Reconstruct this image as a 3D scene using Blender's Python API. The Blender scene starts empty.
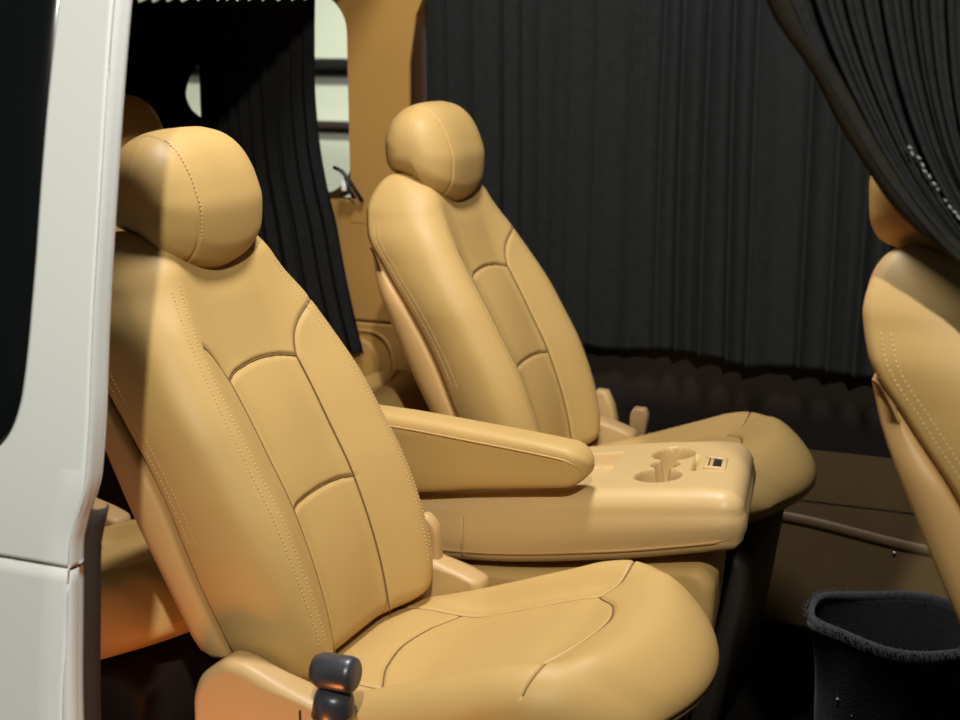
import bpy, bmesh, math, random
import numpy as np
from mathutils import Vector, Matrix

random.seed(4)
RNG = np.random.default_rng(4)
SC = bpy.context.scene
COL = SC.collection
PI = math.pi

# ------------------------------------------------------------------ camera
cam_data = bpy.data.cameras.new('camera')
cam = bpy.data.objects.new('camera', cam_data)
COL.objects.link(cam)
cam_data.sensor_width = 36.0
cam_data.lens = 1437.0 * 36.0 / 960.0
cam_data.clip_start = 0.05
fw = Vector((-0.375, 0.901, -0.2180)).normalized()
cam.location = (1.084, -1.609, 1.201)
cam.rotation_euler = fw.to_track_quat('-Z', 'Y').to_euler()
cam_data.dof.use_dof = True
cam_data.dof.focus_distance = 1.95
cam_data.dof.aperture_fstop = 5.6
SC.camera = cam

# ------------------------------------------------------------------ world, lights, exposure
w = bpy.data.worlds.new('night')
SC.world = w
w.use_nodes = True
w.node_tree.nodes['Background'].inputs[0].default_value = (0.55, 0.55, 0.5, 1)
w.node_tree.nodes['Background'].inputs[1].default_value = 0.05


def lamp(name, kind, loc, target, power, color, size=0.1, spot=None):
    d = bpy.data.lights.new(name, kind)
    d.energy = power
    d.color = color
    if kind == 'AREA':
        d.shape = 'DISK'
        d.size = size
    else:
        d.shadow_soft_size = size
    if spot:
        d.spot_size = math.radians(spot)
        d.spot_blend = 0.5
    o = bpy.data.objects.new(name, d)
    COL.objects.link(o)
    o.location = loc
    o.rotation_euler = (Vector(target) - Vector(loc)).to_track_quat('-Z', 'Y').to_euler()
    return o


# flood light of the yard, outside the open door
lamp('yard_light', 'SPOT', (1.72, -2.95, 3.30), (0.35, 0.2, 0.65), 520, (1.0, 0.97, 0.88), 0.05, 50)
# added overhead fill, shining down where the front roof is left out
lamp('overhead_fill', 'AREA', (0.40, 0.22, 2.4), (0.42, 0.25, 0.0), 42.0, (0.98, 0.98, 1.0), 0.35)
# warm amber courtesy lamp low on the sill
lamp('sill_light', 'SPOT', (0.23, -0.47, 0.10), (0.22, -0.22, 0.42), 6.5, (1.0, 0.30, 0.06), 0.06, 100)
# lamp in the yard behind the van
lamp('street_light', 'SPOT', (-0.9, 1.7, 2.2), (-1.4, 3.6, 0.7), 150, (0.95, 1.0, 0.85), 0.1, 90)

SC.view_settings.view_transform = 'Standard'
SC.view_settings.look = 'None'
SC.view_settings.gamma = 1.0
SC.view_settings.use_curve_mapping = False
SC.view_settings.exposure = 0.0


# ------------------------------------------------------------------ materials
def mat(name, color, rough=0.5, noise=None, bump=None, metal=0.0, sheen=0.0, spec=0.5, sheen_tint=(1, 1, 1), coat=0.0):
    m = bpy.data.materials.new(name)
    m.use_nodes = True
    nt = m.node_tree
    b = nt.nodes['Principled BSDF']
    b.inputs['Base Color'].default_value = (*color, 1)
    b.inputs['Roughness'].default_value = rough
    b.inputs['Metallic'].default_value = metal
    b.inputs['Specular IOR Level'].default_value = spec
    b.inputs['Sheen Weight'].default_value = sheen
    b.inputs['Sheen Tint'].default_value = (*sheen_tint, 1)
    b.inputs['Coat Weight'].default_value = coat
    tc = nt.nodes.new('ShaderNodeTexCoord')
    if noise:
        scale, amt = noise
        n = nt.nodes.new('ShaderNodeTexNoise')
        n.inputs['Scale'].default_value = scale
        n.inputs['Detail'].default_value = 4
        nt.links.new(tc.outputs['Object'], n.inputs['Vector'])
        r = nt.nodes.new('ShaderNodeMix')
        r.data_type = 'RGBA'
        r.inputs[6].default_value = (*[c * (1 - amt) for c in color], 1)
        r.inputs[7].default_value = (*[min(1, c * (1 + amt)) for c in color], 1)
        nt.links.new(n.outputs['Fac'], r.inputs[0])
        nt.links.new(r.outputs[2], b.inputs['Base Color'])
    if bump:
        kind, scale, strength = bump
        if kind == 'voronoi':
            t = nt.nodes.new('ShaderNodeTexVoronoi')
            out = t.outputs['Distance']
        else:
            t = nt.nodes.new('ShaderNodeTexNoise')
            t.inputs['Detail'].default_value = 3
            out = t.outputs['Fac']
        t.inputs['Scale'].default_value = scale
        nt.links.new(tc.outputs['Object'], t.inputs['Vector'])
        bp = nt.nodes.new('ShaderNodeBump')
        bp.inputs['Strength'].default_value = strength
        bp.inputs['Distance'].default_value = 0.001
        nt.links.new(out, bp.inputs['Height'])
        nt.links.new(bp.outputs['Normal'], b.inputs['Normal'])
    return m


LEATHER = (0.47, 0.300, 0.103)
M = dict(
    leather=mat('tan_leather', LEATHER, 0.5, (14, 0.05), ('voronoi', 420, 0.10), spec=0.25),
    leather_b=mat('tan_shell_leather', (0.45, 0.27, 0.10), 0.5, (10, 0.05), ('voronoi', 420, 0.10), spec=0.35),
    plastic=mat('beige_plastic', (0.47, 0.30, 0.125), 0.45, (20, 0.04), ('noise', 600, 0.06), spec=0.35),
    console=mat('cream_vinyl', (0.52, 0.352, 0.152), 0.42, (10, 0.04), ('voronoi', 500, 0.06), spec=0.35),
    seam=mat('dark_tan_seam_shade', (0.16, 0.085, 0.025), 0.8),  # darkened tan that paints the shade inside the seam grooves
    thread=mat('pale_thread', (0.58, 0.40, 0.20), 0.7),
    trim=mat('tan_trim_plastic', (0.34, 0.185, 0.045), 0.6, (6, 0.08), ('noise', 300, 0.1), spec=0.3),
    trim_low=mat('door_trim_plastic', (0.13, 0.085, 0.035), 0.5, (8, 0.2), ('noise', 90, 0.2), spec=0.3),
    dark_trim=mat('dark_brown_trim', (0.016, 0.011, 0.008), 0.6, (6, 0.3), spec=0.25),
    frame=mat('brown_window_frame', (0.035, 0.017, 0.008), 0.4, spec=0.5),
    curtain=mat('charcoal_curtain_cloth', (0.0125, 0.0135, 0.0130), 0.9, (60, 0.35), ('noise', 700, 0.6), spec=0.1),
    curtain_r=mat('black_curtain_cloth', (0.010, 0.010, 0.010), 0.9, (60, 0.35), ('noise', 700, 0.6), spec=0.1),
    curtain_n=mat('grey_black_curtain_cloth', (0.022, 0.0225, 0.023), 0.85, (90, 0.45), ('noise', 500, 0.8), spec=0.15),
    hem=mat('olive_black_hem', (0.022, 0.019, 0.013), 0.85, (90, 0.3), ('noise', 500, 0.6), spec=0.15),
    carpet=mat('black_carpet', (0.006, 0.0052, 0.0045), 0.95, (120, 0.5), ('noise', 400, 1.0), spec=0.05),
    basket=mat('black_fuzzy_felt', (0.019, 0.019, 0.021), 0.95, (160, 0.6), ('noise', 260, 1.0), sheen=0.10, spec=0.1),
    rim=mat('lit_fuzzy_rim', (0.050, 0.050, 0.054), 0.95, (160, 0.6), ('noise', 260, 1.0), sheen=0.15, spec=0.1),  # felt made paler than the body, for light caught on the rim
    lint=mat('grey_lint', (0.35, 0.36, 0.38), 0.9),
    knob=mat('dark_grey_plastic', (0.035, 0.036, 0.042), 0.35, (30, 0.15), spec=0.6),
    black=mat('black_plastic', (0.012, 0.010, 0.009), 0.5),
    white=mat('white_car_paint', (0.85, 0.87, 0.83), 0.55, (3, 0.01), spec=0.3),
    glass=mat('dark_tinted_glass', (0.006, 0.007, 0.008), 0.12, spec=0.4),
    rubber=mat('brown_black_rubber', (0.032, 0.019, 0.011), 0.8),
    steel=mat('brushed_steel', (0.5, 0.48, 0.44), 0.35, metal=1.0),
    dashw=mat('white_dash', (0.50, 0.53, 0.53), 0.7),
    asphalt=mat('asphalt', (0.05, 0.05, 0.05), 0.9, (40, 0.3)),
    paint2=mat('pale_van_paint', (0.68, 0.70, 0.58), 0.4),
    tie=mat('white_plastic_clip', (0.7, 0.7, 0.66), 0.5),
)


# ------------------------------------------------------------------ mesh helpers
def link_mesh(name, me, m, parent=None, smooth=True):
    o = bpy.data.objects.new(name, me)
    COL.objects.link(o)
    if m is not None:
        me.materials.append(m)
    if smooth:
        me.polygons.foreach_set('use_smooth', [True] * len(me.polygons))
    if parent is not None:
        o.parent = parent
    return o


def obj(name, bm, m, parent=None, smooth=True):
    bmesh.ops.recalc_face_normals(bm, faces=bm.faces)
    me = bpy.data.meshes.new(name)
    bm.to_mesh(me)
    bm.free()
    return link_mesh(name, me, m, parent, smooth)


def grid_faces(nu, nv, closed_v=False, off=0):
    f = []
    nvv = nv if closed_v else nv - 1
    for i in range(nu - 1):
        for j in range(nvv):
            j2 = (j + 1) % nv
            f.append((off + i * nv + j, off + (i + 1) * nv + j, off + (i + 1) * nv + j2, off + i * nv + j2))
    return f


def grid(name, P, m, parent=None, closed=False, solid=None, smooth=True):
    """P: (nu, nv, 3) array of points -> one mesh object"""
    nu, nv, _ = P.shape
    bm = bmesh.new()
    vs = [bm.verts.new(p) for p in P.reshape(-1, 3).tolist()]
    for f in grid_faces(nu, nv, closed):
        try:
            bm.faces.new([vs[k] for k in f])
        except ValueError:
            pass
    bmesh.ops.remove_doubles(bm, verts=bm.verts, dist=1e-6)
    if closed:
        be = [e for e in bm.edges if e.is_boundary]
        if be:
            bmesh.ops.holes_fill(bm, edges=be, sides=0)
    if solid:
        bmesh.ops.recalc_face_normals(bm, faces=bm.faces)
        bmesh.ops.solidify(bm, geom=list(bm.faces), thickness=solid)
    return obj(name, bm, m, parent, smooth)


def tube(bm, pts, r, n=10, caps=True):
    """add a round tube along pts; r scalar or list"""
    pts = [Vector(p) for p in pts]
    k = len(pts)
    rr = r if isinstance(r, (list, tuple)) else [r] * k
    rings = []
    up = None
    for i, p in enumerate(pts):
        t = (pts[min(i + 1, k - 1)] - pts[max(i - 1, 0)]).normalized()
        if up is None:
            a = Vector((0, 0, 1)) if abs(t.z) < 0.9 else Vector((0, 1, 0))
            up = (a - t * a.dot(t)).normalized()
        else:
            up = (up - t * up.dot(t)).normalized()
        s = t.cross(up)
        rings.append([bm.verts.new(p + (up * math.cos(2 * PI * q / n) + s * math.sin(2 * PI * q / n)) * rr[i]) for q in range(n)])
    for i in range(k - 1):
        for q in range(n):
            bm.faces.new((rings[i][q], rings[i][(q + 1) % n], rings[i + 1][(q + 1) % n], rings[i + 1][q]))
    if caps:
        bm.faces.new(rings[0])
        bm.faces.new(rings[-1])


def box(bm, lo, hi, bevel=0.0, seg=3):
    r = bmesh.ops.create_cube(bm, size=1.0)
    vs = r['verts']
    for v in vs:
        v.co = Vector([lo[i] + (v.co[i] + 0.5) * (hi[i] - lo[i]) for i in range(3)])
    if bevel:
        es = list({e for v in vs for e in v.link_edges})
        bmesh.ops.bevel(bm, geom=es, offset=bevel, segments=seg, affect='EDGES', profile=0.5)


def prism(bm, poly, lo, hi, axis=1, bevel=0.0, seg=3):
    """extrude a 2D outline along an axis (0,1,2)"""
    o = [a for a in range(3) if a != axis]

    def mk(v):
        vs = []
        for p in poly:
            c = [0, 0, 0]
            c[o[0]], c[o[1]], c[axis] = p[0], p[1], v
            vs.append(bm.verts.new(c))
        return vs
    a, b = mk(lo), mk(hi)
    n = len(poly)
    fs = [bm.faces.new(a), bm.faces.new(b[::-1])]
    for i in range(n):
        fs.append(bm.faces.new((a[i], b[i], b[(i + 1) % n], a[(i + 1) % n])))
    if bevel:
        es = list(fs[0].edges) + list(fs[1].edges)
        bmesh.ops.bevel(bm, geom=es, offset=bevel, segments=seg, affect='EDGES', profile=0.5)


def puff(bm, poly, y0, y1, r, n=6):
    """thick plate with a soft rounded rim: outline in x-z, thickness along y"""
    c = np.mean(np.array(poly), 0)
    R_ = np.hypot(*(np.array(poly) - c).T)
    order = [(r * (1 - math.sin(k * PI / 2 / n)), y0 + r * (1 - math.cos(k * PI / 2 / n))) for k in range(n + 1)]
    order += [(r * (1 - math.sin(k * PI / 2 / n)), y1 - r * (1 - math.cos(k * PI / 2 / n))) for k in range(n, -1, -1)]
    prev = None
    first = None
    for ins, yy in order:
        cur = [bm.verts.new((c[0] + (p[0] - c[0]) * (1 - ins / rr), yy, c[1] + (p[1] - c[1]) * (1 - ins / rr))) for p, rr in zip(poly, R_)]
        if prev:
            m_ = len(cur)
            for q in range(m_):
                bm.faces.new((prev[q], prev[(q + 1) % m_], cur[(q + 1) % m_], cur[q]))
        else:
            first = cur
        prev = cur
    bm.faces.new(first)
    bm.faces.new(prev)


def spl(xs, ys):
    """smooth monotone (PCHIP) interpolation"""
    xs = np.array(xs, float)
    ys = np.array(ys, float)
    h = np.diff(xs)
    d = np.diff(ys) / h
    mm = np.zeros(len(xs))
    for i in range(1, len(xs) - 1):
        if d[i - 1] * d[i] > 0:
            w1 = 2 * h[i] + h[i - 1]
            w2 = h[i] + 2 * h[i - 1]
            mm[i] = (w1 + w2) / (w1 / d[i - 1] + w2 / d[i])
    mm[0], mm[-1] = d[0], d[-1]

    def f(x):
        x = np.asarray(x, float)
        xc = np.clip(x, xs[0], xs[-1])
        k = np.clip(np.searchsorted(xs, xc, side='right') - 1, 0, len(xs) - 2)
        t = (xc - xs[k]) / h[k]
        return ((2 * t**3 - 3 * t**2 + 1) * ys[k] + (t**3 - 2 * t**2 + t) * h[k] * mm[k]
                + (-2 * t**3 + 3 * t**2) * ys[k + 1] + (t**3 - t**2) * h[k] * mm[k + 1])
    return f


def sstep(a, b, x):
    t = np.clip((np.asarray(x, float) - a) / (b - a), 0, 1)
    return t * t * (3 - 2 * t)


def dist_poly(px, py, poly):
    d = np.full(np.shape(px), 1e9)
    for (x0, y0), (x1, y1) in zip(poly[:-1], poly[1:]):
        dx, dy = x1 - x0, y1 - y0
        t = np.clip(((px - x0) * dx + (py - y0) * dy) / (dx * dx + dy * dy + 1e-12), 0, 1)
        d = np.minimum(d, np.hypot(px - x0 - t * dx, py - y0 - t * dy))
    return d


def smooth_poly(pts, n=40):
    t = np.arange(len(pts))
    fx, fy = spl(t, [p[0] for p in pts]), spl(t, [p[1] for p in pts])
    q = np.linspace(0, len(pts) - 1, n)
    return list(zip(fx(q).tolist(), fy(q).tolist()))


def empty(name, loc, label, cat, group=None):
    o = bpy.data.objects.new(name, None)
    COL.objects.link(o)
    o.location = loc
    o.empty_display_size = 0.1
    o['label'] = label
    o['category'] = cat
    if group:
        o['group'] = group
    return o


def tag(o, label, cat, group=None):
    o['label'] = label
    o['category'] = cat
    if group:
        o['group'] = group
    return o


def struct(o):
    o['kind'] = 'structure'
    return o


def dup(root, loc, label, skip=(), keep=None, group=None):
    r = root.copy()
    COL.objects.link(r)
    r.location = loc
    r['label'] = label
    if group:
        r['group'] = group
    for ch in list(root.children):
        kind = ch.name.split('.')[0]
        if kind in skip:
            continue
        c = ch.copy()
        COL.objects.link(c)
        c.parent = r
        for g in ch.children:
            d = g.copy()
            COL.objects.link(d)
            d.parent = c
    return r


def corner(y, wd, r):
    """set-back of a rounded edge of radius r at half width wd"""
    t = np.clip((np.abs(y) - (wd - r)) / r, 0, 1)
    return r * (1 - np.sqrt(np.maximum(0, 1 - t * t)))


# ------------------------------------------------------------------ the van's body: the setting
# floor
bm = bmesh.new()
box(bm, (-1.6, -0.42, -0.06), (2.1, 1.30, 0.0))
struct(obj('floor', bm, M['carpet'], smooth=False))
bm = bmesh.new()   # unseen roof lining, only over the rear row, sized to shade it
box(bm, (-1.6, -0.42, 1.50), (-0.20, 1.30, 1.54))
struct(obj('ceiling', bm, M['trim'], smooth=False))
# wall on the far side: lower trim, pillar, headers
bm = bmesh.new()
box(bm, (-0.22, 1.252, 0.0), (2.1, 1.30, 0.272), 0.001)
box(bm, (-0.22, 1.250, 0.276), (2.1, 1.30, 0.385))
box(bm, (-0.22, 1.262, 0.2), (2.1, 1.30, 0.3))
# sloped crease moulding and a step across the trim
P = []
for x in np.linspace(0.42, 1.6, 60):
    row = []
    zc = 0.235 - 0.035 * sstep(0.55, 0.9, x)
    for a in np.linspace(0, PI, 9):
        row.append((x, 1.254 - 0.007 * math.sin(a), zc + 0.012 * math.cos(a)))
    P.append(row)
vs = [[bm.verts.new(p) for p in r] for r in P]
for i in range(len(vs) - 1):
    for j in range(8):
        bm.faces.new((vs[i][j], vs[i + 1][j], vs[i + 1][j + 1], vs[i][j + 1]))
struct(obj('wall_left', bm, M['trim_low'], smooth=False))
bm = bmesh.new()
box(bm, (-0.22, 1.2495, 0.386), (2.1, 1.30, 0.585), 0.001)
struct(obj('trim_1', bm, M['dark_trim'], smooth=False))
bm = bmesh.new()   # header above the windows
box(bm, (-1.6, 1.262, 1.40), (2.1, 1.30, 1.60))
struct(obj('trim_2', bm, M['trim'], smooth=False))

# tan pillar between the two windows, window corner rounded on its rear edge
bm = bmesh.new()
zz = [0.84, 0.86, 0.90, 1.0, 1.1, 1.17, 1.21, 1.24, 1.265, 1.285, 1.30, 1.31]
outl = []
for a in np.linspace(0, PI / 2, 14):        # corner of the window
    outl.append((-0.50 + 0.085 * math.cos(a), 1.215 + 0.085 * math.sin(a)))
poly = [(-0.414, 0.80), (-0.414, 1.0)] + outl + [(-1.6, 1.30), (-1.6, 1.40), (-0.22, 1.40), (-0.225, 1.30), (-0.250, 1.25), (-0.266, 1.15), (-0.270, 0.80)]
prism(bm, poly, 1.2385, 1.30, 1, 0.001, 1)
struct(obj('trim_3', bm, M['trim'], smooth=False))
# lower tan quarter panel with a cubby outline and seam
bm = bmesh.new()
box(bm, (-1.6, 1.240, 0.578), (-0.215, 1.30, 0.85), 0.006)
box(bm, (-1.6, 1.240, 0.0), (-0.215, 1.30, 0.574), 0.006)
struct(obj('trim_4', bm, M['trim'], smooth=False))
bm = bmesh.new()
pp = [(-0.318, 0.36), (-0.312, 0.45), (-0.318, 0.51), (-0.335, 0.54), (-0.37, 0.555), (-0.44, 0.556), (-0.56, 0.556), (-0.585, 0.53), (-0.59, 0.36)]
q = smooth_poly(pp, 60)
tube(bm, [(x, 1.239, z) for x, z in q], 0.004, 8)
prism(bm, [(-0.575, 0.36), (-0.575, 0.53), (-0.55, 0.545), (-0.40, 0.545), (-0.365, 0.53), (-0.345, 0.50), (-0.338, 0.36)], 1.222, 1.242, 1, 0.006)
struct(obj('trim_5', bm, M['trim']))

# main window: brown frame and dark glass (behind the curtain)
bm = bmesh.new()


def rrect(x0, x1, z0, z1, r, n=8):
    o = []
    for cx, cz, a0 in ((x1 - r, z1 - r, 0), (x0 + r, z1 - r, PI / 2), (x0 + r, z0 + r, PI), (x1 - r, z0 + r, 1.5 * PI)):
        for k in range(n + 1):
            a = a0 + k * PI / 2 / n
            o.append((cx + r * math.cos(a), cz + r * math.sin(a)))
    return o


def ring_prism(bm, outer, inner, y0, y1):
    n = len(outer)
    A = [bm.verts.new((p[0], y0, p[1])) for p in outer]
    B = [bm.verts.new((p[0], y0 - 0.004, p[1])) for p in inner]
    Cc = [bm.verts.new((p[0], y1, p[1])) for p in inner]
    D = [bm.verts.new((p[0], y1, p[1])) for p in outer]
    for i in range(n):
        j = (i + 1) % n
        bm.faces.new((A[i], A[j], B[j], B[i]))
        bm.faces.new((B[i], B[j], Cc[j], Cc[i]))
        bm.faces.new((A[j], A[i], D[i], D[j]))
        bm.faces.new((D[i], D[j], Cc[j], Cc[i]))


ring_prism(bm, rrect(-0.268, 1.9, 0.585, 1.275, 0.05), rrect(-0.215, 1.84, 0.65, 1.245, 0.05), 1.248, 1.30)
fr = struct(obj('window_1', bm, M['frame']))
bm = bmesh.new()
box(bm, (-0.2, 1.284, 0.60), (1.86, 1.290, 1.27))
obj('window_glass', bm, M['glass'], fr, smooth=False)
bm = bmesh.new()
ring_prism(bm, rrect(-1.42, -0.405, 0.845, 1.308, 0.085), rrect(-1.41, -0.420, 0.86, 1.296, 0.08), 1.262, 1.30)
fr2 = struct(obj('window_2', bm, M['frame']))
# rear end of the cabin and the cab bulkhead side, both in the dark
bm = bmesh.new()
box(bm, (-1.64, -0.42, 0.0), (-1.6, 1.30, 1.6))
struct(obj('wall_back', bm, M['dark_trim'], smooth=False))

# ground and the wall of the yard seen through the gap of the rear window
bm = bmesh.new()
box(bm, (-8, -6, -0.52), (8, 8, -0.46))
struct(obj('ground', bm, M['asphalt'], smooth=False))


# ------------------------------------------------------------------ seat profiles (shared by every seat)
Z0, Z1 = 0.412, 0.968
ridge = spl([0.42, 0.47, 0.52, 0.575, 0.625, 0.68, 0.738, 0.80, 0.85, 0.91, 0.968],
            [0.288, 0.279, 0.266, 0.247, 0.226, 0.196, 0.163, 0.124, 0.093, 0.060, 0.034])
groovex = spl([0.42, 0.47, 0.55, 0.65, 0.735, 0.80, 0.86, 0.968],
              [0.170, 0.153, 0.120, 0.077, 0.026, -0.024, -0.066, -0.084])
backx = spl([0.42, 0.47, 0.55, 0.63, 0.735, 0.80, 0.86, 0.968],
            [0.120, 0.100, 0.066, 0.026, -0.023, -0.053, -0.070, -0.084])
recess = spl([0.42, 0.47, 0.62, 0.775, 0.85, 0.92, 0.968], [0.046, 0.046, 0.045, 0.040, 0.026, 0.010, 0.0])
halfw = spl([0.412, 0.48, 0.60, 0.72, 0.82, 0.90, 0.968], [0.178, 0.203, 0.212, 0.210, 0.192, 0.166, 0.146])
RF, RB = 0.062, 0.03


def recess_prof(y):
    return 1 - sstep(0.055, 0.180, np.abs(y))


def front_x(y, z):
    return ridge(z) - recess(z) * recess_prof(y) - corner(y, halfw(z), RF)


SEAM_TOP = smooth_poly([(-0.085, 0.774), (-0.045, 0.782), (0.0, 0.785), (0.045, 0.782), (0.085, 0.774)], 30)
SEAM_MID = smooth_poly([(-0.085, 0.611), (-0.045, 0.616), (0.0, 0.618), (0.045, 0.616), (0.085, 0.611)], 30)
SEAM_L = [(-0.085, 0.774), (-0.083, 0.612), (-0.080, 0.42)]
SEAM_R = [(0.085, 0.774), (0.083, 0.612), (0.080, 0.42)]
SEAM_HR = smooth_poly([(0.085, 0.774), (0.097, 0.800), (0.118, 0.822), (0.145, 0.836), (0.185, 0.842)], 24)
SEAM_HL = [(-a, b) for a, b in SEAM_HR if a < 0.128]


def rounded_loft(levels_n, fa, fb, fw_, lo, hi, r_lo, r_hi, nf, nb, rf, rb, seam_fn=None, recess_fn=None, top_shift=None, plan=None, inset=0.75):
    """sections (a over y) stacked along b from lo to hi -> array of (a, y, b)"""
    # level spacing denser towards the rounded ends
    n0, n1 = 10, 14
    b = np.concatenate([lo + r_lo * (1 - np.cos(np.linspace(0, PI / 2, n0))), np.linspace(lo + r_lo, hi - r_hi, levels_n)[1:-1],
                        hi - r_hi + r_hi * np.sin(np.linspace(0, PI / 2, n1))])
    out = []
    for bb in b:
        k = 1.0
        if bb < lo + r_lo:
            u = (lo + r_lo - bb) / r_lo
            k = math.sqrt(max(0, 1 - u * u))
        elif bb > hi - r_hi:
            u = (bb - (hi - r_hi)) / r_hi
            k = math.sqrt(max(0, 1 - u * u))
        wd = float(fw_(bb))
        th = np.linspace(-1, 1, nf)
        # more points near the rounded edges
        y = wd * np.sign(th) * (1 - (1 - np.abs(th)) ** 1.25)
        a = fa(bb) - corner(y, wd, rf)
        if recess_fn is not None:
            a = a - recess_fn(y, bb)
        if seam_fn is not None:
            a = a - seam_fn(y, np.full_like(y, bb)) * k
        yb = wd * np.linspace(1, -1, nb)
        ab = fb(bb) + corner(yb, wd, rb)
        A = np.concatenate([a, ab])
        Y = np.concatenate([y, yb])
        mid = 0.5 * (float(fa(bb)) - rf * 0.3 + float(fb(bb)))
        A = mid + (A - mid) * k
        ins = (r_hi if bb > hi - r_hi else r_lo) * inset * (1 - k)
        Y = Y * (1 - ins / wd)
        B = np.full_like(Y, bb)
        if top_shift is not None:
            B = B + top_shift(Y, bb)
        if plan is not None:
            B = B + plan(Y, bb)
        out.append(np.stack([A, Y, B], -1))
    return np.array(out)


def back_seams(y, z):
    g = np.zeros_like(y)
    for s, dep, sg in ((SEAM_TOP, 0.0055, 0.0026), (SEAM_MID, 0.005, 0.0024), (SEAM_L, 0.003, 0.003), (SEAM_R, 0.004, 0.003), (SEAM_HR, 0.004, 0.003), (SEAM_HL, 0.004, 0.003)):
        d = dist_poly(y, z, s)
        g = np.maximum(g, dep * np.exp(-(d / sg) ** 2))
    # soft puff of the insert panels
    pf = 0.006 * np.clip(1 - (np.abs(y) / 0.085) ** 2, 0, 1) * (np.sin(np.clip((z - 0.62) / 0.17, 0, 1) * PI) + 0.8 * np.sin(np.clip((z - 0.44) / 0.18, 0, 1) * PI))
    return g - pf


def build_seat(label):
    t = empty('vehicle_seat', (0, 0, 0), label, 'seat')
    # backrest
    P = rounded_loft(170, ridge, groovex, halfw, Z0, Z1, 0.03, 0.055, 150, 40, RF, 0.012, back_seams,
                     lambda y, z: recess(z) * recess_prof(y),
                     lambda y, z: -0.034 * np.exp(-(y / 0.075) ** 2) * sstep(0.86, 0.968, z) - 0.03 * sstep(0.10, 0.17, np.abs(y)) * sstep(0.84, 0.968, z))
    Pw = np.stack([P[..., 0], P[..., 1], P[..., 2]], -1)
    grid('backrest', Pw, M['leather'], t, True)
    # rear shell of the backrest
    P = rounded_loft(80, lambda z: groovex(z) - 0.003, backx, lambda z: halfw(z) + 0.002 - 0.016 * sstep(0.74, 0.835, z), 0.447, 0.835, 0.006, 0.008, 60, 60, 0.006, 0.022, inset=0.1)
    grid('back_shell', P, M['leather_b'], t, True)

    # headrest : sections in x-z stacked along y
    fx = spl([0.918, 0.930, 0.950, 0.985, 1.02, 1.055, 1.075, 1.085, 1.088], [0.036, 0.054, 0.064, 0.066, 0.057, 0.040, 0.022, 0.004, -0.012])
    bx = spl([0.918, 0.930, 0.944, 0.952, 0.962, 0.985, 1.02, 1.055, 1.075, 1.085, 1.088], [0.030, 0.010, -0.012, -0.036, -0.066, -0.078, -0.080, -0.068, -0.050, -0.030, -0.014])
    zs = 0.918 + (1.088 - 0.918) * (1 - np.cos(np.linspace(0, PI, 44))) / 2
    prof = np.concatenate([np.stack([fx(zs), zs], -1), np.stack([bx(zs[::-1]), zs[::-1]], -1)[1:-1]])
    cx, cz = -0.006, 1.002
    W = 0.124
    rows = []
    for s in np.sin(np.linspace(-PI / 2, PI / 2, 170)):
        y = s * W
        k = (max(0.0, 1 - abs(s) ** 3.3)) ** (1 / 2.4)
        gk = 1 - 0.030 * math.exp(-((y + 0.074) / 0.0020) ** 2)
        kk = k * gk
        pr = np.stack([cx + (prof[:, 0] - cx) * kk, np.full(len(prof), y), cz + (prof[:, 1] - cz) * kk], -1)
        # front face droops a little lower in the middle
        pr[:, 2] -= 0.014 * np.exp(-(y / 0.07) ** 2) * sstep(1.0, 0.92, prof[:, 1])
        rows.append(pr)
    hr = grid('headrest', np.array(rows), M['leather'], t, True)
    for sgn in (-1,):                                     # stitches beside the headrest seam
        bm = bmesh.new()
        yy = sgn * 0.070
        kk = (1 - abs(yy / W) ** 3.3) ** (1 / 2.4)
        for q in range(2, len(zs) - 6, 1):
            a = Vector((cx + (fx(zs[q]) - cx) * kk + 0.0006, yy, cz + (zs[q] - cz) * kk))
            b = Vector((cx + (fx(zs[q + 1]) - cx) * kk + 0.0006, yy, cz + (zs[q + 1] - cz) * kk))
            tube(bm, [a, a.lerp(b, 0.6)], 0.0006, 5)
        obj('stitching', bm, M['thread'], hr)
    for sgn in (-1, 1):
        bm = bmesh.new()
        tube(bm, [(-0.012, sgn * 0.045, 0.86), (0.0, sgn * 0.045, 1.0)], 0.006, 12)
        obj('headrest_post', bm, M['steel'], t)

    # cushion : sections in z-y stacked along x
    topz = spl([0.20, 0.26, 0.32, 0.40, 0.47, 0.54, 0.60, 0.66, 0.70, 0.74], [0.400, 0.412, 0.428, 0.455, 0.480, 0.500, 0.507, 0.500, 0.490, 0.478])
    botz = spl([0.20, 0.40, 0.60, 0.74], [0.335, 0.345, 0.380, 0.405])
    cw = spl([0.20, 0.35, 0.55, 0.74], [0.205, 0.222, 0.228, 0.215])
    S1 = [(-0.128, 0.22), (-0.125, 0.40), (-0.120, 0.545)]
    S2 = [(0.128, 0.22), (0.125, 0.40), (0.120, 0.545)]
    S3 = smooth_poly([(-0.120, 0.545), (-0.06, 0.578), (0, 0.588), (0.06, 0.578), (0.120, 0.545)], 40)
    S4 = smooth_poly([(-0.127, 0.335), (-0.06, 0.310), (0, 0.302), (0.06, 0.310), (0.127, 0.335)], 40)
    S5 = smooth_poly([(0.120, 0.545), (0.15, 0.58), (0.185, 0.60), (0.215, 0.605)], 20)
    S6 = [(-a, b) for a, b in S5]

    def cush_seams(y, x):
        g = np.zeros_like(y)
        for s, dep in ((S1, 0.005), (S2, 0.005), (S3, 0.005), (S4, 0.004), (S5, 0.004), (S6, 0.004)):
            d = dist_poly(y, x, s)
            g = np.maximum(g, dep * np.exp(-(d / 0.0023) ** 2))
        return g
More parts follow.
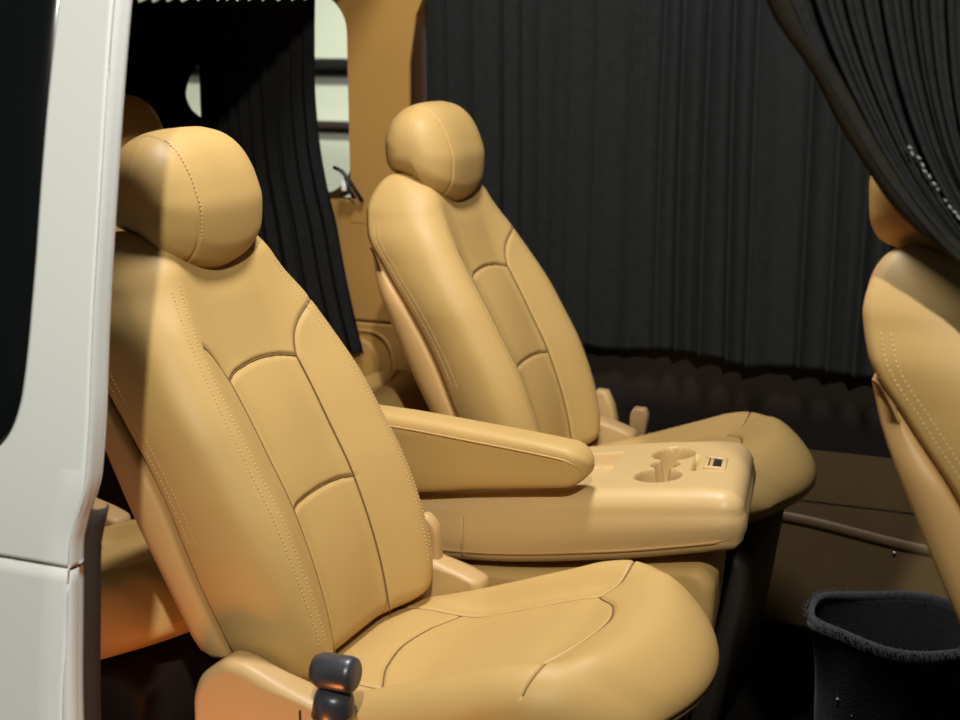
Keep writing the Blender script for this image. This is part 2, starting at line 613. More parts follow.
    P = rounded_loft(190, topz, botz, cw, 0.165, 0.722, 0.03, 0.085, 150, 40, 0.055, 0.02, cush_seams,
                     lambda y, x: (0.028 - 0.038 * sstep(0.53, 0.66, x)) * (1 - sstep(0.14, 0.18, np.abs(y))) * sstep(0.25, 0.38, x),
                     None, lambda y, x: -0.085 * (np.abs(y) / 0.22) ** 2.0 * sstep(0.45, 0.722, x))
    Pw = np.stack([P[..., 2], P[..., 1], P[..., 0]], -1)
    grid('seat_cushion', Pw, M['leather'], t, True)

    def cz_(y, x):
        a = float(topz(x)) - float(corner(np.array(y), float(cw(x)), 0.055))
        a -= (0.028 - 0.038 * float(sstep(0.53, 0.66, x))) * (1 - float(sstep(0.14, 0.18, abs(y)))) * float(sstep(0.25, 0.38, x))
        return a

    def fine(pts, n=50):
        p = np.array(pts)
        L = np.concatenate([[0], np.cumsum(np.hypot(*np.diff(p, axis=0).T))])
        q_ = np.linspace(0, L[-1], n)
        return list(zip(np.interp(q_, L, p[:, 0]).tolist(), np.interp(q_, L, p[:, 1]).tolist()))
    for sm in (S1, S2, S3, S4, S5, S6):  # dark tube sunk in each groove stands in for its shade
        bm = bmesh.new()
        tube(bm, [(x - 0.085 * (abs(y) / 0.22) ** 2.0 * float(sstep(0.45, 0.722, x)), y, cz_(y, x) - 0.0028) for y, x in fine(sm)], 0.0014, 6)
        obj('seam', bm, M['seam'], t)
    for sm in (SEAM_TOP, SEAM_MID, SEAM_R, SEAM_HR, SEAM_L, SEAM_HL):
        dp = 0.0016 if sm in (SEAM_L, SEAM_R) else 0.003
        bm = bmesh.new()
        tube(bm, [(float(front_x(np.array(y), z)) - dp, y, z) for y, z in fine(sm)], 0.0013 if dp > 0.002 else 0.0011, 6)
        obj('seam', bm, M['seam'], t)

    # base under the cushion
    bm = bmesh.new()
    prism(bm, [(0.20, 0.0), (0.17, 0.33), (0.215, 0.355), (0.60, 0.355), (0.645, 0.33), (0.60, 0.0)], -0.17, 0.17, 1, 0.02, 3)
    obj('seat_base', bm, M['dark_trim'], t)

    # recliner covers on both sides
    for sgn in (-1, 1):
        bm = bmesh.new()
        pts = [(0.150, 0.30), (0.134, 0.36), (0.134, 0.405), (0.143, 0.440), (0.166, 0.462), (0.186, 0.473), (0.205, 0.471), (0.25, 0.455), (0.31, 0.437), (0.330, 0.425), (0.335, 0.30)]
        ql = smooth_poly(pts, 48)
        a, b = (0.200, 0.250) if sgn > 0 else (-0.250, -0.200)
        puff(bm, ql, a, b, 0.016)
        obj('recliner_cover', bm, M['plastic'], t)

    # twin stitch rows along the bolster ridge and along the rear edge
    def dash(bm, path, r=0.00055, step=0.0055, gap=0.45):
        pts = [Vector(p) for p in path]
        L = [0]
        for a, b in zip(pts[:-1], pts[1:]):
            L.append(L[-1] + (b - a).length)
        s = 0
        tot = L[-1]
        Ln = np.array(L)
        arr = np.array([tuple(p) for p in pts])

        def at(v):
            return Vector([np.interp(v, Ln, arr[:, k]) for k in range(3)])
        while s < tot - step:
            tube(bm, [at(s), at(s + step * (1 - gap))], r, 5)
            s += step
    for sgn in (-1, 1):
        bm = bmesh.new()
        for off in (0.036, 0.050):
            zl = np.linspace(0.475, 0.905, 90)
            path = []
            for z in zl:
                wd = float(halfw(z))
                y = sgn * (wd - off)
                path.append((float(front_x(np.array(y), z)) + 0.0002, y, z - 0.03 * float(sstep(0.10, 0.17, abs(y))) * float(sstep(0.84, 0.968, z))))
            dash(bm, path)
        obj('stitching', bm, M['thread'], t)
        bm = bmesh.new()
        for off in (0.018, 0.028):
            zl = np.linspace(0.60, 0.90, 60)
            path = [(float(groovex(z)) + off, sgn * (float(halfw(z)) + 0.0001), z - 0.03 * float(sstep(0.10, 0.17, float(halfw(z)))) * float(sstep(0.84, 0.968, z))) for z in zl]
            dash(bm, path)
        obj('stitching', bm, M['thread'], t)
    return t


def add_armrest(t):
    bm = bmesh.new()
    # side outline in x-z, lofted over y with rounded edges
    top = spl([0.10, 0.17, 0.30, 0.40, 0.455, 0.475], [0.656, 0.654, 0.645, 0.637, 0.631, 0.628])
    bot = spl([0.10, 0.20, 0.30, 0.40, 0.455, 0.475], [0.520, 0.534, 0.552, 0.566, 0.574, 0.578])
    rows = []
    xs = np.concatenate([np.linspace(0.10, 0.438, 50), 0.438 + 0.034 * np.sin(np.linspace(0, PI / 2, 20))[1:]])
    nq = 48
    for x in xs:
        k = 1.0
        if x > 0.438:
            u = (x - 0.438) / 0.03401
            k = math.sqrt(max(0.0, 1 - u * u))
        zt, zb = float(top(x)), float(bot(x))
        zm, hz = (zt + zb) / 2, (zt - zb) / 2
        hy = 0.034 * (0.15 + 0.85 * k)
        hz = max(hz * k, 0.001)
        row = []
        for q in range(nq):
            a = 2 * PI * q / nq
            c, s = math.cos(a), math.sin(a)
            e = 0.42
            row.append((x, 0.282 + hy * math.copysign(abs(c) ** e, c), zm + hz * math.copysign(abs(s) ** e, s)))
        rows.append(row)
    arm = grid('armrest', np.array(rows), M['leather'], t, True)
    bm = bmesh.new()
    path = [(x, 0.2475, float(top(x)) - 0.016) for x in np.linspace(0.12, 0.44, 40)]
    path += [(0.452, 0.251, float(top(0.455)) - 0.020), (0.462, 0.258, float(top(0.46)) - 0.029)]
    tube(bm, path, 0.0016, 6)
    obj('seam_piping', bm, M['leather_b'], arm)
    # pivot bracket between the backrest and the armrest
    bm = bmesh.new()
    puff(bm, smooth_poly([(0.19, 0.36), (0.195, 0.44), (0.215, 0.50), (0.235, 0.52), (0.255, 0.50), (0.262, 0.42), (0.275, 0.36)], 24), 0.212, 0.236, 0.008)
    obj('armrest_bracket', bm, M['plastic'], t)


def add_knobs(t):
    KX = 0.012
    bm = bmesh.new()
    tube(bm, [(0.322, -0.268, 0.496), (0.328, -0.268, 0.496), (0.331, -0.268, 0.496), (0.366, -0.268, 0.497), (0.371, -0.268, 0.497), (0.373, -0.268, 0.497)],
         [0.017, 0.0195, 0.021, 0.021, 0.0195, 0.017], 28)
    tube(bm, [(0.340, -0.262, 0.49), (0.340, -0.225, 0.47)], 0.012, 16)
    obj('recliner_knob', bm, M['knob'], t)['label'] = 'dark grey upper recliner knob'
    bm = bmesh.new()
    tube(bm, [(0.347, -0.268, 0.476), (0.346, -0.268, 0.470), (0.345, -0.268, 0.464), (0.343, -0.268, 0.446), (0.343, -0.268, 0.444), (0.342, -0.268, 0.440), (0.338, -0.268, 0.405), (0.337, -0.268, 0.400)],
         [0.016, 0.0215, 0.0235, 0.0245, 0.0225, 0.0225, 0.021, 0.017], 28)
    tube(bm, [(0.340, -0.262, 0.43), (0.340, -0.225, 0.43)], 0.012, 16)
    k = obj('recliner_knob', bm, M['knob'], t)
    k['label'] = 'dark grey lower recliner knob'
    bm = bmesh.new()
    ring = [(0.3425 + 0.0240 * math.cos(a), -0.268 + 0.0240 * math.sin(a), 0.4445) for a in np.linspace(0, 2 * PI, 33)]
    tube(bm, ring, 0.0013, 6, False)
    obj('trim_ring', bm, M['steel'], k)
    # small dark slot in the cover
    bm = bmesh.new()
    box(bm, (0.288, -0.2515, 0.418), (0.2905, -0.249, 0.430))
    obj('slot', bm, M['black'], t, smooth=False)


seat = build_seat('near tan leather seat with folded-down armrest, nearest the open door')
add_armrest(seat)
add_knobs(seat)
SKIP = ('armrest', 'armrest_bracket', 'recliner_knob', 'slot')
far = dup(seat, (-0.026, 0.86, 0), 'tan leather seat beyond the console, backed by the dark curtained window', SKIP)
frontseat = dup(seat, (0.970, 0.0, 0.035), 'tan leather seat cut off at the right edge, under the gathered curtain', SKIP)
for ch in frontseat.children:        # its headrest is raked back a little
    if ch.name.startswith('headrest'):
        ch.location.x = -0.012
rear1 = dup(seat, (-0.80, 0.93, 0.0), 'shadowed rear seat whose brown headrest shows above the near headrest', SKIP)
rear2 = dup(seat, (-0.71, 0.10, -0.03), 'rear seat behind the near seat, only its cushion seen beside the white door', SKIP)

# ------------------------------------------------------------------ folded middle seat used as a console
con = empty('center_console', (0, 0, 0), 'cream console table with two cup holders between the two tan seats', 'console')
CX0, CX1, CY0, CY1 = 0.16, 0.695, 0.272, 0.568
ctop = spl([0.10, 0.20, 0.40, 0.60, 0.66, 0.70], [0.515, 0.525, 0.554, 0.580, 0.586, 0.584])
nx, ny = 340, 210
xs = np.linspace(CX0 + 0.03, CX1 - 0.03, nx)
ys = np.linspace(CY0 + 0.03, CY1 - 0.03, ny)
XX, YY = np.meshgrid(xs, ys, indexing='ij')
ZZ = ctop(XX)


def circ(cx, cy, r):
    return np.hypot(XX - cx, YY - cy) - r


cup = np.minimum(np.minimum(circ(0.560, 0.362, 0.0365), circ(0.570, 0.476, 0.0365)), circ(0.564, 0.419, 0.0235))
ZZ = ZZ - 0.065 * (1 - sstep(-0.003, 0.0015, cup))
tray = np.maximum(np.abs(XX - 0.385) - 0.092, np.abs(YY - 0.430) - 0.066)
ZZ = ZZ - 0.022 * (1 - sstep(-0.010, 0.002, tray))
slit = np.maximum(np.abs(XX - 0.612) - 0.0034, np.abs(YY - 0.426) - 0.042)
ZZ = ZZ - 0.030 * (1 - sstep(-0.0012, 0.0012, slit))
top_in = np.stack([XX, YY, ZZ], -1)

# outer body: rounded box ring around the height-field top
bm = bmesh.new()
vt = [[bm.verts.new(top_in[i, j].tolist()) for j in range(ny)] for i in range(nx)]
for i in range(nx - 1):
    for j in range(ny - 1):
        bm.faces.new((vt[i][j], vt[i + 1][j], vt[i + 1][j + 1], vt[i][j + 1]))
per = [(i, 0) for i in range(nx)] + [(nx - 1, j) for j in range(1, ny)] + [(i, ny - 1) for i in range(nx - 2, -1, -1)] + [(0, j) for j in range(ny - 2, 0, -1)]
prev = [vt[i][j] for i, j in per]
cxm, cym = 0.5 * (CX0 + CX1), 0.5 * (CY0 + CY1)


BOTC = spl([0.10, 0.30, 0.50, 0.62, 0.70], [0.42, 0.432, 0.462, 0.488, 0.508])


def botz_c(x):
    return float(BOTC(x))


def outward(i, j):
    dx = -1.0 if i == 0 else (1.0 if i == nx - 1 else 0)
    dy = -1.0 if j == 0 else (1.0 if j == ny - 1 else 0)
    # smooth corners: blend direction near the corners
    return dx, dy


steps = []
for a in np.linspace(0, PI / 2, 9)[1:]:
    steps.append((0.03 * math.sin(a), 'top', 0.03 * (1 - math.cos(a))))
for tt in np.linspace(0, 1, 10)[1:]:
    steps.append((0.03, 'side', tt))
for a in np.linspace(0, PI / 2, 7)[1:]:
    steps.append((0.03 - 0.02 * (1 - math.cos(a)), 'bot', 0.02 * math.sin(a)))
for off, kind, v in steps:
    cur = []
    for (i, j) in per:
        x, y, z = top_in[i, j].tolist()
        z = float(ctop(x))
        # rounded-rectangle offset
        rx = 0.0
        ix = min(max(x, CX0 + 0.03 + 1e-9), CX1 - 0.03)
        dx, dy = outward(i, j)
        n = math.hypot(dx, dy) or 1
        # ease towards corners so the offset ring stays round
        px, py = x + dx / n * off, y + dy / n * off
        zt = z
        zb = botz_c(x)
        if kind == 'top':
            zz_ = zt - v
        elif kind == 'side':
            zz_ = (zt - 0.03) + v * ((zb + 0.02) - (zt - 0.03))
            bulge = 0.004 * math.sin(v * PI)
            px += dx / n * bulge
            py += dy / n * bulge
        else:
            zz_ = zb + 0.02 - v
        cur.append(bm.verts.new((px, py, zz_)))
    m_ = len(per)
    for q in range(m_):
        bm.faces.new((prev[q], prev[(q + 1) % m_], cur[(q + 1) % m_], cur[q]))
    prev = cur
bm.faces.new(prev)
obj('table_top', bm, M['console'], con)
# piping around the lower edge, vertical seam with stitches, latch
bm = bmesh.new()
pth = [(x, CY0 - 0.0005, botz_c(x) + 0.019) for x in np.linspace(0.20, 0.655, 40)] + [(0.676, 0.278, botz_c(0.68) + 0.02), (0.689, 0.30, botz_c(0.69) + 0.02), (0.691, 0.42, botz_c(0.69) + 0.02), (0.691, 0.52, botz_c(0.69) + 0.02)]
tube(bm, pth, 0.0028, 8)
obj('piping', bm, M['leather_b'], con)
bm = bmesh.new()
tube(bm, [(0.272, CY0 - 0.0026, 0.505), (0.272, CY0 - 0.005, 0.475), (0.272, CY0 - 0.001, 0.44)], 0.0012, 6)
for k in range(14):
    z = 0.444 + k * 0.0045
    yy = CY0 - 0.0012 - 0.004 * math.sin((z - 0.44) / 0.075 * PI)
    tube(bm, [(0.276, yy, z), (0.276, yy, z + 0.0026)], 0.0009, 5)
obj('stitching', bm, M['thread'], con)
bm = bmesh.new()
for x0, x1, y0, y1 in ((0.626, 0.660, 0.388, 0.397), (0.626, 0.660, 0.440, 0.449), (0.626, 0.633, 0.394, 0.443), (0.652, 0.660, 0.394, 0.443)):
    box(bm, (x0, y0, 0.567), (x1, y1, 0.5885), 0.002, 2)
lat = obj('latch_bezel', bm, M['console'], con)
bm = bmesh.new()
box(bm, (0.630, 0.392, 0.567), (0.655, 0.445, 0.5865))
obj('latch_recess', bm, M['black'], lat, smooth=False)
bm = bmesh.new()
box(bm, (0.634, 0.400, 0.567), (0.640, 0.438, 0.5875), 0.002, 2)
obj('latch_button', bm, M['plastic'], lat)
# hidden seat base below: its cushion and plinth
bm = bmesh.new()
puff(bm, smooth_poly([(0.40, 0.23), (0.20, 0.23), (0.18, 0.26), (0.18, 0.38), (0.20, 0.408), (0.40, 0.430), (0.58, 0.462), (0.630, 0.468), (0.658, 0.44), (0.652, 0.34), (0.635, 0.25), (0.60, 0.23), (0.40, 0.23)], 90)[:-1], CY0 + 0.006, CY1 - 0.006, 0.024)
obj('base_cushion', bm, M['leather'], con)
bm = bmesh.new()
prism(bm, [(0.20, 0.0), (0.20, 0.24), (0.62, 0.24), (0.59, 0.0)], CY0 + 0.03, CY1 - 0.03, 1, 0.01, 2)
obj('plinth', bm, M['dark_trim'], con)

# the front end is raked: its far corner sits a little further back
for ch in list(con.children_recursive):
    for v in ch.data.vertices:
        v.co.x -= 0.16 * max(0.0, v.co.y - 0.272) * float(sstep(0.30, 0.62, v.co.x))

# seat belt buckle standing beside the far seat
buck = empty('seat_belt_buckle', (0.0, 0.0, 0.0), 'small beige seat belt buckle standing between the far seat and window', 'seat belt buckle')
bm = bmesh.new()
prism(bm, [(0.272, 0.36), (0.276, 0.455), (0.284, 0.468), (0.306, 0.468), (0.313, 0.455), (0.305, 0.36)], 1.125, 1.150, 1, 0.006, 3)
obj('buckle_housing', bm, M['plastic'], buck)
bm = bmesh.new()
prism(bm, [(0.278, 0.0), (0.278, 0.37), (0.298, 0.37), (0.298, 0.0)], 1.133, 1.142, 1, 0.002, 2)
obj('stalk', bm, M['black'], buck)

buck = empty('seat_belt_buckle', (0.0, 0.0, 0.0), 'wider beige seat belt buckle rising right behind the far backrest edge', 'seat belt buckle')
bm = bmesh.new()
prism(bm, [(0.190, 0.40), (0.196, 0.485), (0.206, 0.500), (0.226, 0.498), (0.240, 0.470), (0.252, 0.42), (0.250, 0.38)], 1.118, 1.150, 1, 0.008, 3)
obj('buckle_housing', bm, M['plastic'], buck)
bm = bmesh.new()
prism(bm, [(0.210, 0.0), (0.210, 0.41), (0.232, 0.41), (0.232, 0.0)], 1.130, 1.140, 1, 0.002, 2)
obj('stalk', bm, M['black'], buck)


# ------------------------------------------------------------------ curtains
def pleat(t, seed, n, amp):
    r = np.random.default_rng(int(seed))
    out = np.zeros_like(t)
    for k in range(6):
        out = out + amp * (0.55 if k else 1.0) * np.sin(2 * PI * (n * r.uniform(0.8, 1.25)) * t + r.uniform(0, 6.28)) / (1 + 0.35 * k)
    return out


# far window curtain
nu, nv = 700, 90
us = np.linspace(0, 1, nu)
zs = np.linspace(1.46, 0.568, nv)
xw = -0.212 + 1.95 * us
ampx = 0.004 + 0.011 * sstep(0.15, 0.5, xw)
base = np.abs(np.sin(PI * (xw / 0.058) + 1.1 * np.sin(xw * 17) + 0.5 * np.sin(41 * xw)))
P = np.zeros((nu, nv, 3))
for j, z in enumerate(zs):
    d = (1.46 - z) / 0.9
    y = 1.222 - (ampx * 2.0) * (1 - base ** 0.8) + 0.003 * np.sin(3.1 * xw + 2 * d) + pleat(xw + 0.004 * d, 3, 22, 0.0016) * (0.5 + d)
    P[:, j, 0] = xw + 0.004 * np.sin(9 * xw + 3 * d) + 0.004 * d * np.sin(60 * xw)
    P[:, j, 1] = y - 0.004 * d
    P[:, j, 2] = z + (0.004 * np.sin(24 * xw) + 0.004 * (1 - base)) * d * d - 0.012 * d * d * sstep(0.42, 0.5, xw)
cur = grid('window_curtain', P, M['curtain'], None, False, 0.0015)
tag(cur, 'wide charcoal pleated curtain covering the big far side window', 'curtain', None)


def rear_curtain(name, xl, xr, seed, label, npl, bottom, top, yb):
    nu, nv = 260, 120
    us = np.linspace(0, 1, nu)
    zs = np.linspace(1.0, 0.0, nv)
    P = np.zeros((nu, nv, 3))
    for j, q in enumerate(zs):
        z = bottom + (top - bottom) * q
        a, b = float(xl(z)), float(xr(z))
        x = a + (b - a) * us
        nb = np.abs(np.sin(PI * npl * us + 0.9 * np.sin(7 * us + seed)))
        P[:, j, 0] = x
        P[:, j, 1] = yb - 0.016 * (1 - nb ** 0.8) - 0.004 * np.sin(5 * us + seed) + pleat(us, seed, npl * 1.7, 0.0015)
        P[:, j, 2] = z + (0.010 * (nb - 0.7) if j == 0 else 0)
    c = grid(name, P, M['curtain_r'], None, False, 0.0015)
    tag(c, label, 'curtain')
    # scalloped heading: pull the top edge down between the hooks
    return c


zl = [0.45, 0.55, 0.70, 0.85, 0.99, 1.015, 1.042, 1.076, 1.11, 1.14, 1.165, 1.22, 1.30]
xr_left = spl(zl, [-0.73, -0.73, -0.73, -0.735, -0.755, -0.780, -0.818, -0.832, -0.822, -0.802, -0.770, -0.740, -0.73])
rear_curtain('window_curtain', lambda z: -1.30, xr_left, 2.0, 'black rear curtain left of the bright slit above the near headrest', 13, 0.50, 1.289, 1.246)
xl_right = spl([0.45, 0.60, 1.0, 1.30], [-0.66, -0.74, -0.776, -0.776])
xr_right = spl([0.50, 0.60, 0.70, 0.80, 0.90, 1.0, 1.10, 1.20, 1.30], [-0.365, -0.390, -0.412, -0.430, -0.455, -0.470, -0.476, -0.474, -0.470])
rear_curtain('window_curtain', xl_right, xr_right, 5.0, 'black rear curtain hanging beside the tan pillar, right of bright slit', 10, 0.51, 1.289, 1.208)

# tie-back clip on the pillar
tie = empty('curtain_tieback', (-0.41, 1.235, 0.87), 'small dark curtain tieback with white clip on the tan pillar', 'curtain tieback')
bm = bmesh.new()
tube(bm, [(-0.025, -0.03, 0.055), (-0.005, -0.034, 0.048), (0.012, -0.032, 0.03), (0.022, -0.024, 0.008), (0.032, -0.008, -0.02)], 0.0045, 10)
tube(bm, [(0.004, -0.034, 0.035), (0.012, -0.034, 0.01), (0.018, -0.02, -0.012)], 0.004, 10)
obj('strap', bm, M['black'], tie)
bm = bmesh.new()
box(bm, (-0.006, -0.038, 0.004), (0.006, -0.022, 0.028), 0.003, 2)
obj('clip', bm, M['tie'], tie)

# gathered curtain at the right of the door opening
nu, nv = 520, 150
us = np.linspace(0, 1, nu)
P = np.zeros((nu, nv, 3))
lx = spl([0.90, 0.95, 1.00, 1.010, 1.046, 1.086, 1.136, 1.182, 1.237, 1.34, 1.46], [1.085, 1.035, 0.987, 0.974, 0.936, 0.902, 0.867, 0.837, 0.806, 0.765, 0.745])
rxf = spl([0.90, 0.96, 1.10, 1.25, 1.46], [1.140, 1.125, 1.10, 1.14, 1.21])
for j, z in enumerate(np.linspace(1.46, 0.90, nv)):
    a, b = float(lx(z)), float(rxf(z))
    d = (1.46 - z) / 0.56
    e = us ** (1.0 + 0.12 * d)
    x = a + (b - a) * e
    ph = us + 0.010 * np.sin(6 * z + 9 * us)
    h = 0.6 * np.sin(2 * PI * 23 * ph) + 0.45 * np.sin(2 * PI * 11.3 * ph + 1 + 2 * z) + 0.45 * np.sin(2 * PI * 41 * ph + 2)
    amp = 0.0075 * (1 - 0.35 * d) * sstep(0.05, 0.12, us)
    y = -0.222 - amp * h - 0.016 * np.sin(PI * us) * d
    y = y - 0.012 * sstep(0.02, 0.07, us) * (1 - sstep(0.07, 0.11, us))
    P[:, j, 0] = x
    P[:, j, 1] = y
    P[:, j, 2] = z
near = grid('door_curtain', P, M['curtain_n'], None, False, 0.0015)
tag(near, 'black pleated curtain gathered diagonally across the top right corner', 'curtain')
# its folded hem band
rows = []
for z in np.linspace(1.46, 0.90, 120):
    a = float(lx(z))
    wv = 0.003 * math.sin(34 * z) + 0.0015 * math.sin(71 * z)
    rows.append([(a - 0.002 + wv, -0.223, z), (a - 0.004 + wv, -0.229, z), (a + 0.004 + wv, -0.235, z), (a + 0.014 + wv, -0.237, z), (a + 0.022 + wv * 0.5, -0.233, z), (a + 0.026, -0.226, z)])
grid('hem', np.array(rows), M['hem'], near, False, 0.001)
bm = bmesh.new()
pts = [(x - 0.010, z - 0.007) for x, z in ((0.947, 1.113), (0.950, 1.108), (0.9555, 1.104), (0.960, 1.098), (0.9615, 1.092), (0.9665, 1.088), (0.9705, 1.081), (0.975, 1.076), (0.982, 1.066), (0.986, 1.061), (0.990, 1.056), (0.994, 1.052))]
for i, (x, z) in enumerate(pts):
    L = 0.0042 if i not in (7, 8) else 0.0025
    dx, dz = (0.55, -0.83) if i % 2 else (0.83, -0.55)
    tube(bm, [(x, -0.2435, z), (x + dx * L, -0.2435, z + dz * L)], 0.0008, 6)
obj('white_dashes', bm, M['dashw'], near)  # row of short white dashes across the folds

# ------------------------------------------------------------------ basket
bas = empty('fabric_basket', (0.890, 0.597, 0.0), 'black fuzzy fabric basket standing on the dark floor at lower right', 'basket')
nr = 96
th = np.linspace(0, 2 * PI, nr, endpoint=False)


def rim_shape(a):
    wob = 1 + 0.02 * np.sin(3 * a + 0.6) + 0.015 * np.sin(5 * a + 2)
    return 0.158 * wob * np.cos(a), 0.122 * wob * np.sin(a)


def rim_z(a):
    return 0.302 + 0.003 * np.sin(2 * a + 0.5) + 0.003 * np.sin(5 * a)


X1, Y1 = rim_shape(th)
lev = np.linspace(0, 1, 40)
outer, inner = [], []
for q in lev:
    s = 0.66 + 0.34 * q ** 0.8 + 0.03 * math.sin(q * 6)
    fold = 1 + 0.014 * np.sin(4 * th + 5 * q) + 0.010 * np.sin(9 * th - 7 * q) * (1 - 0.5 * q)
    z = rim_z(th) * q
    outer.append(np.stack([X1 * s * fold, Y1 * s * fold, z + 0.001], -1))
for q in np.linspace(1, 0.05, 36):
    s = 0.60 + 0.32 * q ** 0.8
    fold = 1 + 0.05 * np.sin(3 * th + 6 * q + 1) * (1 - q) + 0.03 * np.sin(7 * th - 9 * q) * (1 - q) - 0.04 * (1 - q)
    z = rim_z(th) * q
    inner.append(np.stack([X1 * s * fold, Y1 * s * fold, z + 0.004], -1))
rim = []
for k in range(-1, 9):
    a = k * PI / 7
    c = (1 - 1.25 * math.cos(a)) / 2
    rim.append(outer[-1] * (1 - c) + inner[0] * c + np.array([0, 0, 0.011 * math.sin(a)]))
grid('rim', np.array(rim), M['rim'], bas, False)
P = np.array(outer + inner)
grid('basket_body', P, M['basket'], bas, True)
bm = bmesh.new()
for a in np.linspace(0, 2 * PI, 160):                         # fuzzy pile on the rim
    x, y = rim_shape(np.array(a))
    z = float(rim_z(np.array(a)))
    for _ in range(3):
        p = Vector((float(x) * random.uniform(0.95, 1.01), float(y) * random.uniform(0.95, 1.01), z + 0.006))
        d = Vector((random.uniform(-1, 1), random.uniform(-1, 1), random.uniform(0.2, 1))).normalized() * random.uniform(0.008, 0.014)
        tube(bm, [p, p + d], [0.0008, 0.0003], 4)
obj('fuzz', bm, M['rim'], bas)['kind'] = 'stuff'
for a, q, r in ((4.05, 0.66, 0.0028), (4.25, 0.60, 0.0018)):
    x, y = rim_shape(np.array(a))
    s = 0.66 + 0.34 * q ** 0.8 + 0.03 * math.sin(q * 6) + 0.004
    if a < 3:
        s -= 0.10
    bm = bmesh.new()
    bmesh.ops.create_icosphere(bm, subdivisions=2, radius=r, matrix=Matrix.Translation((float(x) * s, float(y) * s, 0.302 * q)))
    obj('lint', bm, M['lint'], bas)

# small steel disc added for a bright highlight dot on the far trim
bm = bmesh.new()
tube(bm, [(0.80, 1.2535, 0.186), (0.80, 1.2495, 0.186)], [0.005, 0.003], 12)
tag(obj('glint', bm, M['steel']), 'tiny shiny glint on the lower trim of the far door', 'glint')

# ------------------------------------------------------------------ white sliding door at the left
door = empty('sliding_door', (-0.2, -0.5, -0.2), 'white van door panel with dark tinted window at the left edge', 'door')
DOFF = Vector((0.2, 0.5, 0.2))


def dy_(z):
    return -0.5 + 0.10 * max(0.0, (z - 0.65) / 0.6) ** 2


creasex = spl([-0.2, 0.30, 0.507, 0.60, 0.672, 0.703, 0.774, 0.86, 1.01, 1.239, 1.6], [0.13, 0.145, 0.151, 0.163, 0.173, 0.177, 0.199, 0.205, 0.207, 0.195, 0.15])
rightx = spl([-0.2, 0.30, 0.513, 0.647, 0.70, 0.725, 0.776, 0.86, 1.011, 1.238, 1.6], [0.165, 0.172, 0.178, 0.188, 0.192, 0.199, 0.215, 0.221, 0.222, 0.214, 0.17])
winx = spl([0.782, 0.786, 0.797, 0.825, 0.856, 0.93, 1.006, 1.239, 1.6], [0.045, 0.070, 0.091, 0.110, 0.119, 0.127, 0.130, 0.126, 0.09])


def panel_rows(zlist, xl):
    rows = []
    for z in zlist:
        a, c, r = xl(z), float(creasex(z)) - 0.006, float(rightx(z)) - 0.015
        y = dy_(z)
        row = [(a + (c - a) * t, y, z) for t in np.linspace(0, 1, 24)]
        g = r - c
        row += [(c + 0.0015, y + 0.0035, z), (c + 0.003, y + 0.0035, z), (c + 0.0055, y - 0.001, z), (c + g * 0.5, y - 0.002, z), (c + g * 0.8, y, z), (r - 0.001, y + 0.004, z), (r, y + 0.010, z), (r - 0.002, y + 0.016, z), (r - 0.006, y + 0.03, z)]
        row += [(p[0], p[1] + 0.006, p[2]) for p in row[24:][::-1] if p[1] < y + 0.02] + [(a + (c - a) * t, y + 0.008, z) for t in np.linspace(1, 0, 12)]
        rows.append([Vector(p) + DOFF for p in row])
    return np.array([[tuple(v) for v in r] for r in rows])


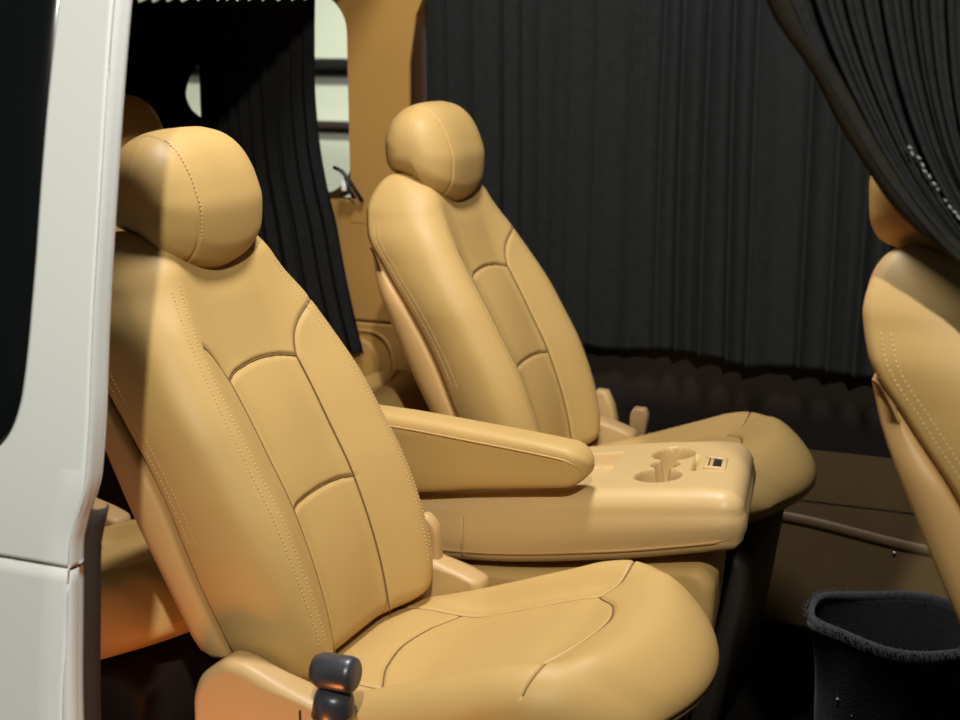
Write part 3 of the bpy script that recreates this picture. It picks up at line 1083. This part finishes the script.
grid('lower_panel', panel_rows(np.linspace(-0.2, 0.6755, 60), lambda z: -0.55), M['white'], door, True)
grid('upper_panel', panel_rows(np.concatenate([np.linspace(0.6785, 0.7815, 24), np.linspace(0.782, 0.86, 26), np.linspace(0.86, 1.48, 40)[1:]]), lambda z: -0.55 if z < 0.7818 else float(winx(z))), M['white'], door, True)
bm = bmesh.new()
rows = []
for z in np.linspace(0.775, 1.48, 30):
    rows.append([(x + 0.2, dy_(z) + 0.5 + 0.006, z + 0.2) for x in np.linspace(-0.55, float(winx(max(z, 0.783))) + 0.012, 12)])
bm.free()
grid('window_glass', np.array(rows), M['glass'], door, False, 0.002)
bm = bmesh.new()
rows = []
for z in np.linspace(-0.2, 0.735, 50):
    r = float(rightx(z)) - 0.015
    rows.append([(r - 0.012 + 0.2, dy_(z) + 0.5 + 0.02, z + 0.2), (r + 0.006 + 0.2, dy_(z) + 0.5 + 0.022, z + 0.2), (r + 0.012 + 0.2, dy_(z) + 0.5 + 0.032, z + 0.2), (r + 0.004 + 0.2, dy_(z) + 0.5 + 0.042, z + 0.2)])
grid('weatherstrip', np.array(rows), M['rubber'], door, False, 0.002)
bm = bmesh.new()
box(bm, (-0.36, 0.012, 0.86), (0.368, 0.02, 0.895))
obj('seam_gasket', bm, M['black'], door, smooth=False)

# ------------------------------------------------------------------ pale van parked outside, behind the rear window
pv = empty('parked_van', (-1.8, 3.2, -0.46), 'pale parked van glimpsed through the rear window beside the tan pillar', 'van')
bm = bmesh.new()
sect = smooth_poly([(0.0, 0.35), (-0.02, 0.7), (0.0, 1.1), (0.06, 1.5), (0.16, 1.95), (0.30, 2.08), (0.8, 2.12), (1.3, 2.08), (1.5, 1.9), (1.55, 1.2), (1.52, 0.35)], 40)
prism(bm, [(a, b) for a, b in sect], -2.4, 2.4, 0, 0.06, 4)
obj('body', bm, M['paint2'], pv)
bm = bmesh.new()
box(bm, (-2.1, -0.035, 1.555), (2.1, 0.12, 1.59), 0.01)
obj('belt_moulding', bm, M['black'], pv, smooth=False)
bm = bmesh.new()
box(bm, (-2.2, -0.035, 1.335), (2.2, 0.08, 1.36), 0.01)
obj('rub_strip', bm, M['rubber'], pv, smooth=False)
for x in (-1.5, 1.5):
    bm = bmesh.new()
    tube(bm, [(x, -0.04, 0.33), (x, -0.02, 0.33), (x, 0.18, 0.33), (x, 0.2, 0.33)], [0.27, 0.32, 0.32, 0.27], 40)
    obj('wheel', bm, M['black'], pv)
